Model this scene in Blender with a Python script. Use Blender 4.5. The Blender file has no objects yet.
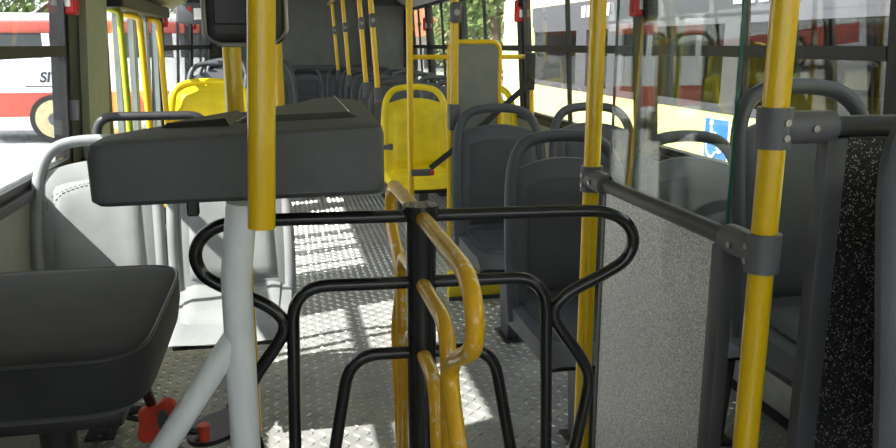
import bpy, bmesh, math, random
from mathutils import Vector, Matrix
R = math.radians
random.seed(7)
S = bpy.context.scene
COL = S.collection

# ------------------------------------------------------------------ camera, sky, sun, exposure
EYE = 1.30
cam_d = bpy.data.cameras.new('camera')
cam = bpy.data.objects.new('camera', cam_d); COL.objects.link(cam)
cam_d.sensor_width = 36.0
cam_d.lens = 794.0 / 896.0 * 36.0
cam_d.clip_start = 0.02; cam_d.clip_end = 500
cam.location = (0, 0, EYE)
cam.rotation_euler = (R(90 - 12.74), 0, R(-11.66))
S.camera = cam

w = bpy.data.worlds.new('sky'); S.world = w; w.use_nodes = True
bg = w.node_tree.nodes['Background']
bg.inputs[0].default_value = (0.90, 0.95, 1.0, 1)
bg.inputs[1].default_value = 2.3

sun_d = bpy.data.lights.new('sun', 'SUN'); sun_d.energy = 11.0; sun_d.angle = R(0.6); sun_d.color = (1.0, 0.95, 0.86)
sun = bpy.data.objects.new('sun', sun_d); COL.objects.link(sun)
sun.rotation_euler = Vector((1.0, 0.36, -1.12)).to_track_quat('-Z', 'Y').to_euler()

S.view_settings.view_transform = 'Standard'
S.view_settings.look = 'None'
S.view_settings.gamma = 1.0
S.view_settings.use_curve_mapping = False
S.view_settings.exposure = 0.35
try:
    S.cycles.transparent_max_bounces = 32
    S.cycles.max_bounces = 14
    S.cycles.diffuse_bounces = 6
except Exception: pass

# ------------------------------------------------------------------ materials
M = {}
def nt(name):
    m = bpy.data.materials.new(name); m.use_nodes = True
    t = m.node_tree; b = t.nodes['Principled BSDF']; M[name] = m
    return m, t, b
def node(t, typ, **kw):
    n = t.nodes.new(typ)
    for k, v in kw.items(): setattr(n, k, v)
    return n
def coord(t, scale):
    tc = node(t, 'ShaderNodeTexCoord'); mp = node(t, 'ShaderNodeMapping')
    mp.inputs['Scale'].default_value = scale if isinstance(scale, tuple) else (scale,)*3
    t.links.new(tc.outputs['Object'], mp.inputs[0]); return mp.outputs[0]
def plain(name, col, rough=.5, metal=0., var=.12, vs=9., bump=0., bs=200., coat=0., spec=.5):
    m, t, b = nt(name)
    b.inputs['Roughness'].default_value = rough; b.inputs['Metallic'].default_value = metal
    b.inputs['Coat Weight'].default_value = coat; b.inputs['Specular IOR Level'].default_value = spec
    n = node(t, 'ShaderNodeTexNoise'); n.inputs['Scale'].default_value = vs; n.inputs['Detail'].default_value = 5
    t.links.new(coord(t, 1.0), n.inputs['Vector'])
    r = node(t, 'ShaderNodeValToRGB')
    r.color_ramp.elements[0].position = .3; r.color_ramp.elements[1].position = .7
    r.color_ramp.elements[0].color = tuple(c*(1-var) for c in col) + (1,)
    r.color_ramp.elements[1].color = tuple(min(1, c*(1+var)) for c in col) + (1,)
    t.links.new(n.outputs[0], r.inputs[0]); t.links.new(r.outputs[0], b.inputs['Base Color'])
    if bump:
        n2 = node(t, 'ShaderNodeTexNoise'); n2.inputs['Scale'].default_value = bs; n2.inputs['Detail'].default_value = 3
        t.links.new(coord(t, 1.0), n2.inputs['Vector'])
        bp = node(t, 'ShaderNodeBump'); bp.inputs['Strength'].default_value = bump; bp.inputs['Distance'].default_value = .004
        t.links.new(n2.outputs[0], bp.inputs['Height']); t.links.new(bp.outputs[0], b.inputs['Normal'])
    return m
def worn(name, col, under, thr=.68, rough=.3, scale=(60, 60, 18)):
    """paint with chipped spots that show what lies under it"""
    m, t, b = nt(name)
    n = node(t, 'ShaderNodeTexNoise'); n.inputs['Scale'].default_value = 1.0; n.inputs['Detail'].default_value = 8; n.inputs['Roughness'].default_value = .65
    t.links.new(coord(t, scale), n.inputs['Vector'])
    r = node(t, 'ShaderNodeValToRGB'); e = r.color_ramp.elements
    e[0].position = .35; e[0].color = tuple(c*.93 for c in col)+(1,)
    e[1].position = thr - .03; e[1].color = tuple(min(1, c*1.06) for c in col)+(1,)
    x = e.new(thr); x.color = tuple(under)+(1,)
    t.links.new(n.outputs[0], r.inputs[0]); t.links.new(r.outputs[0], b.inputs['Base Color'])
    b.inputs['Roughness'].default_value = rough; b.inputs['Coat Weight'].default_value = .25
    return m
def glass(name, tint=(1, 1, 1), refl=1.0, rough=.0):
    m = bpy.data.materials.new(name); m.use_nodes = True; t = m.node_tree; t.nodes.clear(); M[name] = m
    o = node(t, 'ShaderNodeOutputMaterial'); mx = node(t, 'ShaderNodeMixShader')
    tr = node(t, 'ShaderNodeBsdfTransparent'); tr.inputs[0].default_value = tint + (1,)
    gl = node(t, 'ShaderNodeBsdfGlossy'); gl.inputs['Roughness'].default_value = rough
    lw = node(t, 'ShaderNodeLayerWeight'); lw.inputs[0].default_value = .5          # Schlick reflectance, alike for both faces
    pw = node(t, 'ShaderNodeMath', operation='POWER'); pw.inputs[1].default_value = 4.5
    ad = node(t, 'ShaderNodeMath', operation='MULTIPLY_ADD'); ad.inputs[1].default_value = .75; ad.inputs[2].default_value = .035
    mu = node(t, 'ShaderNodeMath', operation='MULTIPLY'); mu.inputs[1].default_value = refl; mu.use_clamp = True
    t.links.new(lw.outputs['Facing'], pw.inputs[0]); t.links.new(pw.outputs[0], ad.inputs[0]); t.links.new(ad.outputs[0], mu.inputs[0]); t.links.new(mu.outputs[0], mx.inputs[0])
    t.links.new(tr.outputs[0], mx.inputs[1]); t.links.new(gl.outputs[0], mx.inputs[2]); t.links.new(mx.outputs[0], o.inputs[0])
    return m
def speckle(name, base, fleck, dark, metal=.35, thr=.80):
    """gritty decorative laminate with pale and dark flecks"""
    m, t, b = nt(name)
    v = node(t, 'ShaderNodeTexVoronoi'); v.inputs['Scale'].default_value = 470
    t.links.new(coord(t, 1.0), v.inputs['Vector'])
    sp = node(t, 'ShaderNodeSeparateColor'); t.links.new(v.outputs['Color'], sp.inputs[0])
    r = node(t, 'ShaderNodeValToRGB'); r.color_ramp.interpolation = 'CONSTANT'; e = r.color_ramp.elements
    e[0].position = 0; e[0].color = dark+(1,); e[1].position = .30; e[1].color = base+(1,)
    x = e.new(thr); x.color = fleck+(1,)
    t.links.new(sp.outputs[0], r.inputs[0]); t.links.new(r.outputs[0], b.inputs['Base Color'])
    mr = node(t, 'ShaderNodeMapRange'); mr.inputs['To Min'].default_value = .25; mr.inputs['To Max'].default_value = .7
    t.links.new(sp.outputs[1], mr.inputs[0]); t.links.new(mr.outputs[0], b.inputs['Roughness'])
    b.inputs['Metallic'].default_value = metal
    bp = node(t, 'ShaderNodeBump'); bp.inputs['Strength'].default_value = .6; bp.inputs['Distance'].default_value = .002
    t.links.new(sp.outputs[2], bp.inputs['Height']); t.links.new(bp.outputs[0], b.inputs['Normal'])
    return m

plain('seat_dark', (.070, .076, .095), .5, bump=.15)
plain('seat_dark_pad', (.050, .055, .069), .6, bump=.25)
plain('seat_light', (.26, .27, .285), .5, bump=.15)
plain('seat_light_pad', (.28, .29, .305), .6, bump=.25)
plain('seat_yellow', (.88, .70, .02), .4)
plain('seat_yellow_pad', (.86, .68, .02), .45)
plain('seam_grey', (.10, .10, .11), .8)
worn('yellow_paint', (.74, .47, .006), (.52, .31, .02), .76, .28, (14, 14, 6))
worn('ochre_paint', (.72, .39, .012), (.78, .66, .48), .62, .28, (45, 45, 30))
worn('black_paint', (.012, .012, .013), (.07, .065, .06), .75, .26, (50, 50, 30))
worn('white_paint', (.74, .77, .82), (.55, .50, .40), .73, .35, (25, 25, 8))
plain('black_plastic', (.015, .015, .017), .45)
plain('black_rubber', (.012, .012, .012), .8)
plain('desk_plastic', (.072, .076, .088), .5, bump=.4, bs=350)
plain('desk_lid', (.055, .057, .06), .5, bump=.1, bs=350)
plain('clamp_plastic', (.10, .10, .115), .5)
plain('bolt_steel', (.30, .30, .31), .35, metal=.9)
plain('glint_metal', (.6, .6, .62), .2, metal=1.)  # bright metal for the highlights drawn on the desk lid
plain('rail_black', (.035, .036, .042), .45)
plain('frame_grey', (.075, .078, .09), .5)
plain('frame_black', (.018, .018, .02), .5)
plain('olive_wall', (.36, .38, .29), .6, var=.06)
plain('wall_grey', (.30, .30, .27), .65, var=.06)
plain('rear_grey', (.125, .13, .137), .6, var=.1)
plain('ceiling_white', (.62, .63, .60), .6, var=.05)
plain('aluminium', (.62, .62, .60), .32, metal=.85, bump=.2, bs=60)
plain('red_plastic', (.55, .012, .02), .35)
plain('lime_rubber', (.42, .46, .02), .5)
plain('bag_red', (.60, .06, .03), .4)
plain('panel_pad', (.16, .165, .16), .6, bump=.2)
plain('door_frame', (.22, .25, .25), .4)
plain('belt_black', (.015, .015, .016), .7)
plain('sticker_white', (.8, .8, .8), .5)
plain('bus_yellow', (.86, .83, .38), .35, var=.05)
plain('bus_white', (.80, .80, .82), .4, var=.05)
plain('bus_red', (.52, .10, .075), .4, var=.1)
plain('bus_grey', (.085, .085, .10), .4, var=.06)
plain('wheel_hub', (.55, .48, .28), .5, var=.2)
plain('tyre', (.03, .03, .03), .8)
plain('sign_blue', (.05, .22, .72), .4, var=.03)
plain('white_print', (.92, .92, .92), .5, var=.02)
plain('dark_print', (.04, .04, .06), .5, var=.05)
plain('asphalt', (.42, .42, .43), .9, var=.25, vs=3., bump=.4, bs=80)
plain('trunk', (.14, .10, .06), .9)
plain('leaf_green', (.16, .23, .07), .7, var=.45, vs=2.)
plain('leaf_pale', (.30, .34, .16), .7, var=.4, vs=2.)
plain('roof_tile', (.55, .20, .10), .8, var=.25, vs=1.)
plain('house_wall', (.78, .76, .70), .8, var=.08, vs=1.)
plain('dark_glass', (.05, .055, .06), .08, var=.1)
speckle('speckled_panel', (.66, .66, .67), (.98, .98, .98), (.42, .42, .43), .3)
speckle('speckled_panel_shaded', (.024, .024, .028), (.45, .45, .45), (.010, .010, .012), .15, .91)  # same panel material, darkened in colour to stand for shade
glass('window_glass', (.93, .95, .94), 1.0)
glass('partition_glass', (.93, .96, .94), .9)
glass('bus_glass', (.45, .46, .48), .6)
plain('glass_edge', (.02, .10, .075), .15)

def fabric(name, col):
    m, t, b = nt(name)
    n = node(t, 'ShaderNodeTexNoise'); n.inputs['Scale'].default_value = 12; n.inputs['Detail'].default_value = 6
    t.links.new(coord(t, 1.0), n.inputs['Vector'])
    r = node(t, 'ShaderNodeValToRGB'); e = r.color_ramp.elements
    e[0].position = .3; e[0].color = tuple(c*.7 for c in col)+(1,); e[1].position = .72; e[1].color = tuple(c*1.5 for c in col)+(1,)
    t.links.new(n.outputs[0], r.inputs[0]); t.links.new(r.outputs[0], b.inputs['Base Color'])
    b.inputs['Roughness'].default_value = .85; b.inputs['Sheen Weight'].default_value = .08; b.inputs['Sheen Roughness'].default_value = .4
    v = node(t, 'ShaderNodeTexVoronoi'); v.inputs['Scale'].default_value = 420; t.links.new(coord(t, 1.0), v.inputs['Vector'])
    bp = node(t, 'ShaderNodeBump'); bp.inputs['Strength'].default_value = .3; bp.inputs['Distance'].default_value = .001
    t.links.new(v.outputs[0], bp.inputs['Height']); t.links.new(bp.outputs[0], b.inputs['Normal'])
fabric('black_fabric', (.015, .015, .019))

def tread_mat():
    m, t, b = nt('tread_plate')
    n = node(t, 'ShaderNodeTexNoise'); n.inputs['Scale'].default_value = 5; n.inputs['Detail'].default_value = 8
    t.links.new(coord(t, 1.0), n.inputs['Vector'])
    r = node(t, 'ShaderNodeValToRGB'); e = r.color_ramp.elements
    e[0].position = .3; e[0].color = (.26, .26, .265, 1); e[1].position = .7; e[1].color = (.42, .42, .42, 1)
    t.links.new(n.outputs[0], r.inputs[0]); t.links.new(r.outputs[0], b.inputs['Base Color'])
    b.inputs['Metallic'].default_value = .2; b.inputs['Roughness'].default_value = .45
    m2 = m.copy(); m2.name = 'tread_lug'; M['tread_lug'] = m2
    b2 = m2.node_tree.nodes['Principled BSDF']; b2.inputs['Roughness'].default_value = .3; b2.inputs['Metallic'].default_value = .5
    r2 = [q for q in m2.node_tree.nodes if q.type == 'VALTORGB'][0].color_ramp.elements
    r2[0].color = (.5, .5, .5, 1); r2[1].color = (.72, .72, .72, 1)
tread_mat()

# ------------------------------------------------------------------ mesh helpers
class MB:
    def __init__(s): s.v = []; s.f = []
    def add(s, v, f):
        o = len(s.v); s.v += [tuple(p) for p in v]; s.f += [tuple(i + o for i in q) for q in f]; return s
    def hexa(s, p): return s.add(p, [(0, 3, 2, 1), (4, 5, 6, 7), (0, 1, 5, 4), (1, 2, 6, 5), (2, 3, 7, 6), (3, 0, 4, 7)])
    def box(s, x0, x1, y0, y1, z0, z1):
        return s.hexa([(x0, y0, z0), (x1, y0, z0), (x1, y1, z0), (x0, y1, z0), (x0, y0, z1), (x1, y0, z1), (x1, y1, z1), (x0, y1, z1)])
    def rbox(s, x0, x1, y0, y1, z0, z1, r=.01, seg=3):
        bm = bmesh.new(); bmesh.ops.create_cube(bm, size=1)
        for v in bm.verts:
            v.co = ((x0+x1)/2 + v.co.x*(x1-x0), (y0+y1)/2 + v.co.y*(y1-y0), (z0+z1)/2 + v.co.z*(z1-z0))
        bmesh.ops.bevel(bm, geom=bm.edges[:], offset=r, segments=seg, affect='EDGES', profile=.5)
        bm.verts.ensure_lookup_table(); bm.verts.index_update()
        s.add([v.co[:] for v in bm.verts], [[v.index for v in f.verts] for f in bm.faces]); bm.free(); return s
    def sweep(s, pts, prof, closed=False, up=None):
        """prof: list of (a, b) offsets in the moving frame"""
        P = [Vector(p) for p in pts]; n = len(P); k = len(prof)
        T = []
        for i in range(n):
            a = P[(i-1) % n] if (closed or i > 0) else P[0]; b = P[(i+1) % n] if (closed or i < n-1) else P[-1]
            T.append((b - a).normalized())
        if up is not None:
            N = [(Vector(up) - t*t.dot(Vector(up))).normalized() for t in T]
        else:
            u = Vector((0, 0, 1)) if abs(T[0].z) < .9 else Vector((1, 0, 0))
            N = [(u - T[0]*T[0].dot(u)).normalized()]
            for i in range(1, n):
                q = N[-1] - T[i]*T[i].dot(N[-1]); N.append(q.normalized())
        V = []
        for i in range(n):
            B = T[i].cross(N[i])
            for (a, b) in prof: V.append(P[i] + N[i]*a + B*b)
        F = []
        for i in range(n if closed else n-1):
            for j in range(k):
                i2 = (i+1) % n; F.append((i*k+j, i*k+(j+1) % k, i2*k+(j+1) % k, i2*k+j))
        if not closed: F.append(tuple(range(k-1, -1, -1))); F.append(tuple(range((n-1)*k, n*k)))
        return s.add(V, F)
    def tube(s, pts, r, seg=12, closed=False, rb=None, up=None):
        rb = rb or r
        return s.sweep(pts, [(r*math.cos(2*math.pi*i/seg), rb*math.sin(2*math.pi*i/seg)) for i in range(seg)], closed, up)
    def cyl(s, a, b, r, seg=16): return s.tube([a, b], r, seg)
    def prism(s, poly, h0, h1, fn):
        n = len(poly); V = [fn(a, b, h0) for a, b in poly] + [fn(a, b, h1) for a, b in poly]
        return s.add(V, [tuple(range(n-1, -1, -1)), tuple(range(n, 2*n))] + [(i, (i+1) % n, n+(i+1) % n, n+i) for i in range(n)])
    def build(s, name, mat, parent=None, smooth=True, recalc=True):
        me = bpy.data.meshes.new(name); me.from_pydata(s.v, [], s.f)
        bm = bmesh.new(); bm.from_mesh(me)
        if recalc: bmesh.ops.recalc_face_normals(bm, faces=bm.faces[:])
        bm.to_mesh(me); bm.free()
        if smooth:
            me.polygons.foreach_set('use_smooth', [True]*len(me.polygons)); me.set_sharp_from_angle(angle=R(38))
        me.materials.append(M[mat]); o = bpy.data.objects.new(name, me); COL.objects.link(o)
        if parent is not None: o.parent = parent
        return o
def tag(o, label=None, cat=None, group=None, kind=None):
    if label: o['label'] = label
    if cat: o['category'] = cat
    if group: o['group'] = group
    if kind: o['kind'] = kind
    return o
def thing(name, loc, label, cat, group=None, rz=0):
    o = bpy.data.objects.new(name, None); COL.objects.link(o); o.location = loc; o.rotation_euler = (0, 0, rz); o.empty_display_size = .1
    return tag(o, label, cat, group)
def struct(name, loc=(0, 0, 0)):
    o = bpy.data.objects.new(name, None); COL.objects.link(o); o.location = loc; o['kind'] = 'structure'; return o
def copy_tree(o, parent=None):
    c = o.copy(); COL.objects.link(c)
    if parent is not None: c.parent = parent
    for ch in o.children: copy_tree(ch, c)
    return c
def fillet(pts, r, n=6):
    P = [Vector(p) for p in pts]; out = [P[0]]
    rr = r if isinstance(r, (list, tuple)) else [r]*len(P)
    for i in range(1, len(P)-1):
        a = (P[i-1]-P[i]); b = (P[i+1]-P[i]); la, lb = a.length, b.length; a.normalize(); b.normalize()
        ang = a.angle(b)
        if ang > 3.1: out.append(P[i]); continue
        d = min(rr[i]/math.tan(ang/2), la*.49, lb*.49)
        p0 = P[i]+a*d; p1 = P[i]+b*d
        for k in range(n+1):
            t = k/n; out.append(p0*(1-t)**2 + P[i]*2*t*(1-t) + p1*t*t)
    out.append(P[-1]); return out
def spline(pts, n=6):
    P = [Vector(p) for p in pts]; out = []
    for i in range(len(P)-1):
        a = P[max(i-1, 0)]; b = P[i]; c = P[i+1]; d = P[min(i+2, len(P)-1)]
        for k in range(n):
            t = k/n
            out.append(.5*((2*b) + (c-a)*t + (2*a-5*b+4*c-d)*t*t + (3*b-a-3*c+d)*t**3))
    out.append(P[-1]); return out
_text_n = 0
def text_mesh(name, body, size, mat, parent, origin, xdir, updir, depth=.004, bold=0.):
    cu = bpy.data.curves.new('lettering', 'FONT'); cu.body = body; cu.size = size; cu.extrude = depth; cu.offset = bold; cu.shear = .2
    o = bpy.data.objects.new('lettering', cu); COL.objects.link(o)
    bpy.context.view_layer.update()
    me = bpy.data.meshes.new_from_object(o.evaluated_get(bpy.context.evaluated_depsgraph_get()))
    bpy.data.objects.remove(o); bpy.data.curves.remove(cu)
    x = Vector(xdir).normalized(); u = Vector(updir).normalized(); z = x.cross(u); og = Vector(origin)
    for v in me.vertices: v.co = og + x*v.co.x + u*v.co.y + z*v.co.z
    me.materials.clear(); me.materials.append(M[mat]); o = bpy.data.objects.new(name, me); COL.objects.link(o); o.parent = parent
    return o

# ------------------------------------------------------------------ bus shell
XL, XR = -.87, 1.67
SILL, WTOP, BAR, CEIL = .82, 1.74, 1.275, 1.90
Y0, Y1 = -1.9, 10.62
def WX(side, z):                                  # the walls lean inwards above the sill
    lean = .06*max(0, z - SILL)
    return (XR - lean) if side > 0 else (XL + lean)
def wallbox(mb, side, y0, y1, z0, z1, tin, tout):  # a block that follows the wall plane
    p = []
    for z in (z0, z1):
        xa = WX(side, z) - side*tin; xb = WX(side, z) + side*tout
        p += [(xa, y0, z), (xb, y0, z), (xb, y1, z), (xa, y1, z)]
    return mb.hexa(p)

floor = MB().box(XL-.05, XR+.05, Y0, Y1, -.06, 0).build('floor', 'tread_plate', smooth=False); tag(floor, kind='structure')
lug = MB()
pt = .038
ny = int((9.6-2.0)/pt); nx = int((XR-XL-.06)/pt)
for j in range(ny):
    for i in range(nx):
        if j % 2 == 0 and i % 2 == 1: pass
        x = XL + .04 + i*pt; y = 2.0 + j*pt
        a = R(45) if (i+j) % 2 else R(-45)
        ca, sa = math.cos(a), math.sin(a); l, h = .0172, .0062
        B = [(-l, 0), (0, -h), (l, 0), (0, h)]
        V = [(x+u*ca-v*sa, y+u*sa+v*ca, .0002) for u, v in B]
        T = [(x+.55*(u*ca-v*sa), y+.55*(u*sa+v*ca), .0042) for u, v in B]
        lug.add(V+T, [(4, 5, 6, 7), (0, 1, 5, 4), (1, 2, 6, 5), (2, 3, 7, 6), (3, 0, 4, 7)])
lo = lug.build('tread_lugs', 'tread_lug', floor, smooth=False, recalc=False); lo['kind'] = 'stuff'; lo['label'] = 'raised lozenge pattern of the tread plate floor'

ce = MB().box(XL+.20, XR-.20, Y0, Y1, CEIL, CEIL+.04).build('ceiling', 'ceiling_white', smooth=False); tag(ce, kind='structure')
cv = MB()
for sd in (-1, 1):
    xa = WX(sd, WTOP) ; xb = (XR-.20) if sd > 0 else (XL+.20)
    cv = MB().hexa([(xa, Y0, WTOP), (xb, Y0, CEIL), (xb, Y1, CEIL), (xa, Y1, WTOP), (xa+sd*.05, Y0, WTOP+.03), (xb, Y0, CEIL+.04), (xb, Y1, CEIL+.04), (xa+sd*.05, Y1, WTOP+.03)])
    cv.build('cove', 'ceiling_white', ce, smooth=False)

def make_wall(name, side, mat, wins, door=None):
    wall = struct(name)
    segs = [(Y0, Y1)] if not door else [(Y0, door[0]), (door[1], Y1)]
    for a, b in segs:
        wallbox(MB(), side, a, b, 0, SILL, 0, .05).build('lower_panel', mat, wall, smooth=False)
        wallbox(MB(), side, a, b, SILL-.03, SILL, .035, .05).build('sill_ledge', 'frame_black', wall, smooth=False)
    wallbox(MB(), side, Y0, Y1, WTOP, WTOP+.06, .0, .05).build('upper_rail', 'frame_black', wall, smooth=False)
    return wall
win_n = 0
def make_window(side, y0, y1, div, upper_div=None):
    global win_n
    win_n += 1
    wd = struct('window_%d' % win_n, (WX(side, SILL), (y0+y1)/2, SILL))
    def bar(nm, a, b, c, d, ti, to, mat='frame_black'):
        o = wallbox(MB(), side, a, b, c, d, ti, to).build(nm, mat, None, smooth=False); o.parent = wd; o.matrix_parent_inverse = Matrix.Translation(wd.location).inverted(); return o
    fw = .03
    bar('frame_bottom', y0, y1, SILL, SILL+fw, .012, .03); bar('frame_top', y0, y1, WTOP-fw, WTOP, .012, .03)
    bar('frame_side', y0, y0+fw, SILL+fw, WTOP-fw, .012, .03); bar('frame_side', y1-fw, y1, SILL+fw, WTOP-fw, .012, .03)
    bar('transom_bar', y0+fw, y1-fw, BAR-.02, BAR+.02, .015, .02)
    bar('divider', div-.011, div+.011, SILL+fw, BAR-.02, .008, .015)
    bar('divider', div-.011, div+.011, BAR+.02, WTOP-fw, .008, .015)
    for a, b in ((y0+fw, div-.011), (div+.011, y1-fw)):
        for c, d in ((SILL+fw, BAR-.02), (BAR+.02, WTOP-fw)):
            bar('pane', a, b, c, d, 0, .004, 'window_glass')
def pillar(wall, side, y, hw, mat='frame_black', tin=.02):
    wallbox(MB(), side, y-hw, y+hw, SILL, WTOP, tin, .05).build('pillar', mat, wall, smooth=False)

wr = make_wall('wall_right', 1, 'wall_grey', None)
RW = [-1.75, .05, 1.86, 3.5, 5.40, 7.33, 9.0, 10.25]
RD = [-.8, 1.0, 2.66, 4.5, 6.44, 8.2, 9.6]
for y in RW: pillar(wr, 1, y, .05 if y != 1.86 else .04)
for i in range(len(RW)-1): make_window(1, RW[i]+.05, RW[i+1]-.05, RD[i])
wallbox(MB(), 1, Y0, -1.8, SILL, WTOP, 0, .05).build('corner_panel', 'wall_grey', wr, smooth=False)
wallbox(MB(), 1, 10.3, Y1, SILL, WTOP, 0, .05).build('corner_panel', 'rear_grey', wr, smooth=False)
wallbox(MB(), 1, Y0, Y1, .035, .40, .006, 0).build('kick_plate', 'aluminium', wr, smooth=False)
wallbox(MB(), 1, Y0, Y1, 0, .035, .015, 0).build('coving', 'black_rubber', wr, smooth=False)
wallbox(MB(), 1, Y0, Y1, .40, .43, .012, 0).build('edge_strip', 'black_rubber', wr, smooth=False)

DOOR = (4.06, 6.06)
wl = make_wall('wall_left', -1, 'wall_grey', None, DOOR)
for y, hw, mt in ((-1.75, .05, 'frame_black'), (-.2, .05, 'frame_black'), (1.90, .05, 'frame_black'), (3.56, .085, 'frame_black'), (8.15, .05, 'frame_black'), (10.25, .05, 'frame_black'), (6.10, .04, 'frame_black')):
    pillar(wl, -1, y, hw, mt)
wallbox(MB(), -1, 3.645, 4.06, SILL, WTOP, .05, .05).build('post_cover', 'olive_wall', wl, smooth=False)
for a, b, d in ((-1.7, -.25, -.9), (1.95, 3.475, 2.50), (6.14, 8.10, 7.2), (8.2, 10.2, 9.2)): make_window(-1, a, b, d)
wallbox(MB(), -1, Y0, -1.8, SILL, WTOP, 0, .05).build('corner_panel', 'wall_grey', wl, smooth=False)
wallbox(MB(), -1, 10.3, Y1, SILL, WTOP, 0, .05).build('corner_panel', 'rear_grey', wl, smooth=False)
wallbox(MB(), -1, -.15, 1.85, SILL, WTOP, 0, .05).build('sun_block_panel', 'wall_grey', wl, smooth=False)  # unseen closed wall stretch, added to keep sun off the stool
wallbox(MB(), -1, 3.47, 3.50, 1.0, 1.08, .045, 0).build('window_latch', 'clamp_plastic', wl, smooth=False)
# header box over the door
MB().hexa([(XL-.02, 3.7, 1.52), (XL+.20, 3.7, 1.60), (XL+.20, 6.4, 1.60), (XL-.02, 6.4, 1.52), (XL-.02, 3.7, WTOP), (XL+.30, 3.7, CEIL-.01), (XL+.30, 6.4, CEIL-.01), (XL-.02, 6.4, WTOP)]).build('door_header', 'olive_wall', wl, smooth=False)

rear = struct('wall_rear')
MB().box(XL-.05, XR+.05, Y1, Y1+.06, -.06, CEIL+.04).build('back_panel', 'rear_grey', rear, smooth=False)
MB().rbox(XL+.1, XR-.1, Y1-.06, Y1+.01, .95, 1.04, .02).build('trim_ledge', 'frame_grey', rear)
MB().rbox(1.16, XR-.1, Y1-.30, Y1-.0, .5, 1.78, .03).build('engine_cover', 'rear_grey', rear)
front = struct('wall_front')
MB().box(XL-.05, XR+.05, Y0-.06, Y0, -.06, .75).build('dash_panel', 'frame_grey', front, smooth=False)
MB().box(XL-.05, XR+.05, Y0-.06, Y0, 1.8, CEIL+.04).build('header_panel', 'frame_grey', front, smooth=False)
MB().box(XL-.05, XR+.05, Y0-.035, Y0-.029, .75, 1.8).build('windshield', 'window_glass', front, smooth=False)
MB().box(.37, .43, Y0-.05, Y0-.0, .75, 1.8).build('windshield_post', 'frame_black', front, smooth=False)

# ------------------------------------------------------------------ folding door on the left
door = struct('door_1', (XL, 5.09, 0))
def dchild(mb, nm, mat, par=door, sm=True):
    o = mb.build(nm, mat, None, smooth=sm); o.parent = par
    o.matrix_parent_inverse = Matrix.Translation(door.location).inverted() if par is door else Matrix()
    return o
dchild(wallbox(MB(), -1, 4.06, 4.14, 0, 1.55, .03, .05), 'door_jamb', 'frame_black', sm=False)
dchild(wallbox(MB(), -1, 6.02, 6.06, 0, 1.55, .03, .05), 'door_jamb', 'frame_black', sm=False)
for a, b in ((4.16, 4.64), (4.66, 5.09), (5.11, 5.56), (5.58, 6.01)):
    f = MB()
    wallbox(f, -1, a, a+.04, .05, 1.53, -.005, .035); wallbox(f, -1, b-.04, b, .05, 1.53, -.005, .035)
    wallbox(f, -1, a+.04, b-.04, .05, .16, -.005, .035); wallbox(f, -1, a+.04, b-.04, 1.47, 1.53, -.005, .035)
    lf = dchild(f, 'door_leaf', 'door_frame', sm=False)
    g = wallbox(MB(), -1, a+.04, b-.04, .16, 1.47, -.017, .022).build('pane', 'window_glass', lf, smooth=False)
dchild(MB().tube(fillet([(XL+.02, 4.42, .2), (XL+.08, 4.42, .22), (XL+.09, 4.36, 1.46), (XL+.03, 4.36, 1.48)], .03), .017, 10), 'grab_handle', 'lime_rubber')
dchild(MB().tube(fillet([(XL+.0, 4.98, .2), (XL+.10, 4.98, .22), (XL+.10, 4.88, 1.45), (XL+.0, 4.88, 1.47)], .03), .019, 10), 'grab_handle', 'yellow_paint')
dchild(MB().tube(fillet([(XL+.0, 5.72, .2), (XL+.10, 5.72, .22), (XL+.10, 5.60, 1.45), (XL+.0, 5.60, 1.47)], .03), .019, 10), 'grab_handle', 'yellow_paint')
mech = MB().rbox(XL+.0, XL+.14, 4.2, 5.9, 1.475, 1.545, .015)
dchild(mech, 'door_motor_box', 'black_plastic')

# ------------------------------------------------------------------ seats
def seat_frame_w(z):
    return .218 - .012*max(0, (z-.6)/.4)
def back_y(z, x=0):
    t = (z-.42)/.6
    return -.02 + .12*t - .02*math.sin(t*math.pi) - .35*x*x
def grid_pad(mb, x_of, z_of, front, backo, nx=14, nz=12):
    """closed plate between a front and a back surface; x_of(u,v), z_of(u,v) in u,v 0..1"""
    V = []; F = []
    for s_, off in ((0, front), (1, backo)):
        for j in range(nz+1):
            for i in range(nx+1):
                u, v = i/nx, j/nz
                x, z = x_of(u, v), z_of(u, v)
                edge = min(u, 1-u, v, 1-v)*8
                rnd = 1-max(0, 1-edge)**2
                V.append((x, back_y(z, x) + (off*rnd if off < 0 else off), z))
    W = nx+1; N = W*(nz+1)
    for j in range(nz):
        for i in range(nx):
            a = j*W+i; F.append((a, a+1, a+W+1, a+W)); F.append((N+a, N+a+W, N+a+W+1, N+a+1))
    for i in range(nx):
        F.append((i, N+i, N+i+1, i+1)); a = nz*W+i; F.append((a, a+1, N+a+1, N+a))
    for j in range(nz):
        a = j*W; F.append((a, a+W, N+a+W, N+a)); a = j*W+nx; F.append((a, N+a, N+a+W, a+W))
    return mb.add(V, F)
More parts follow.
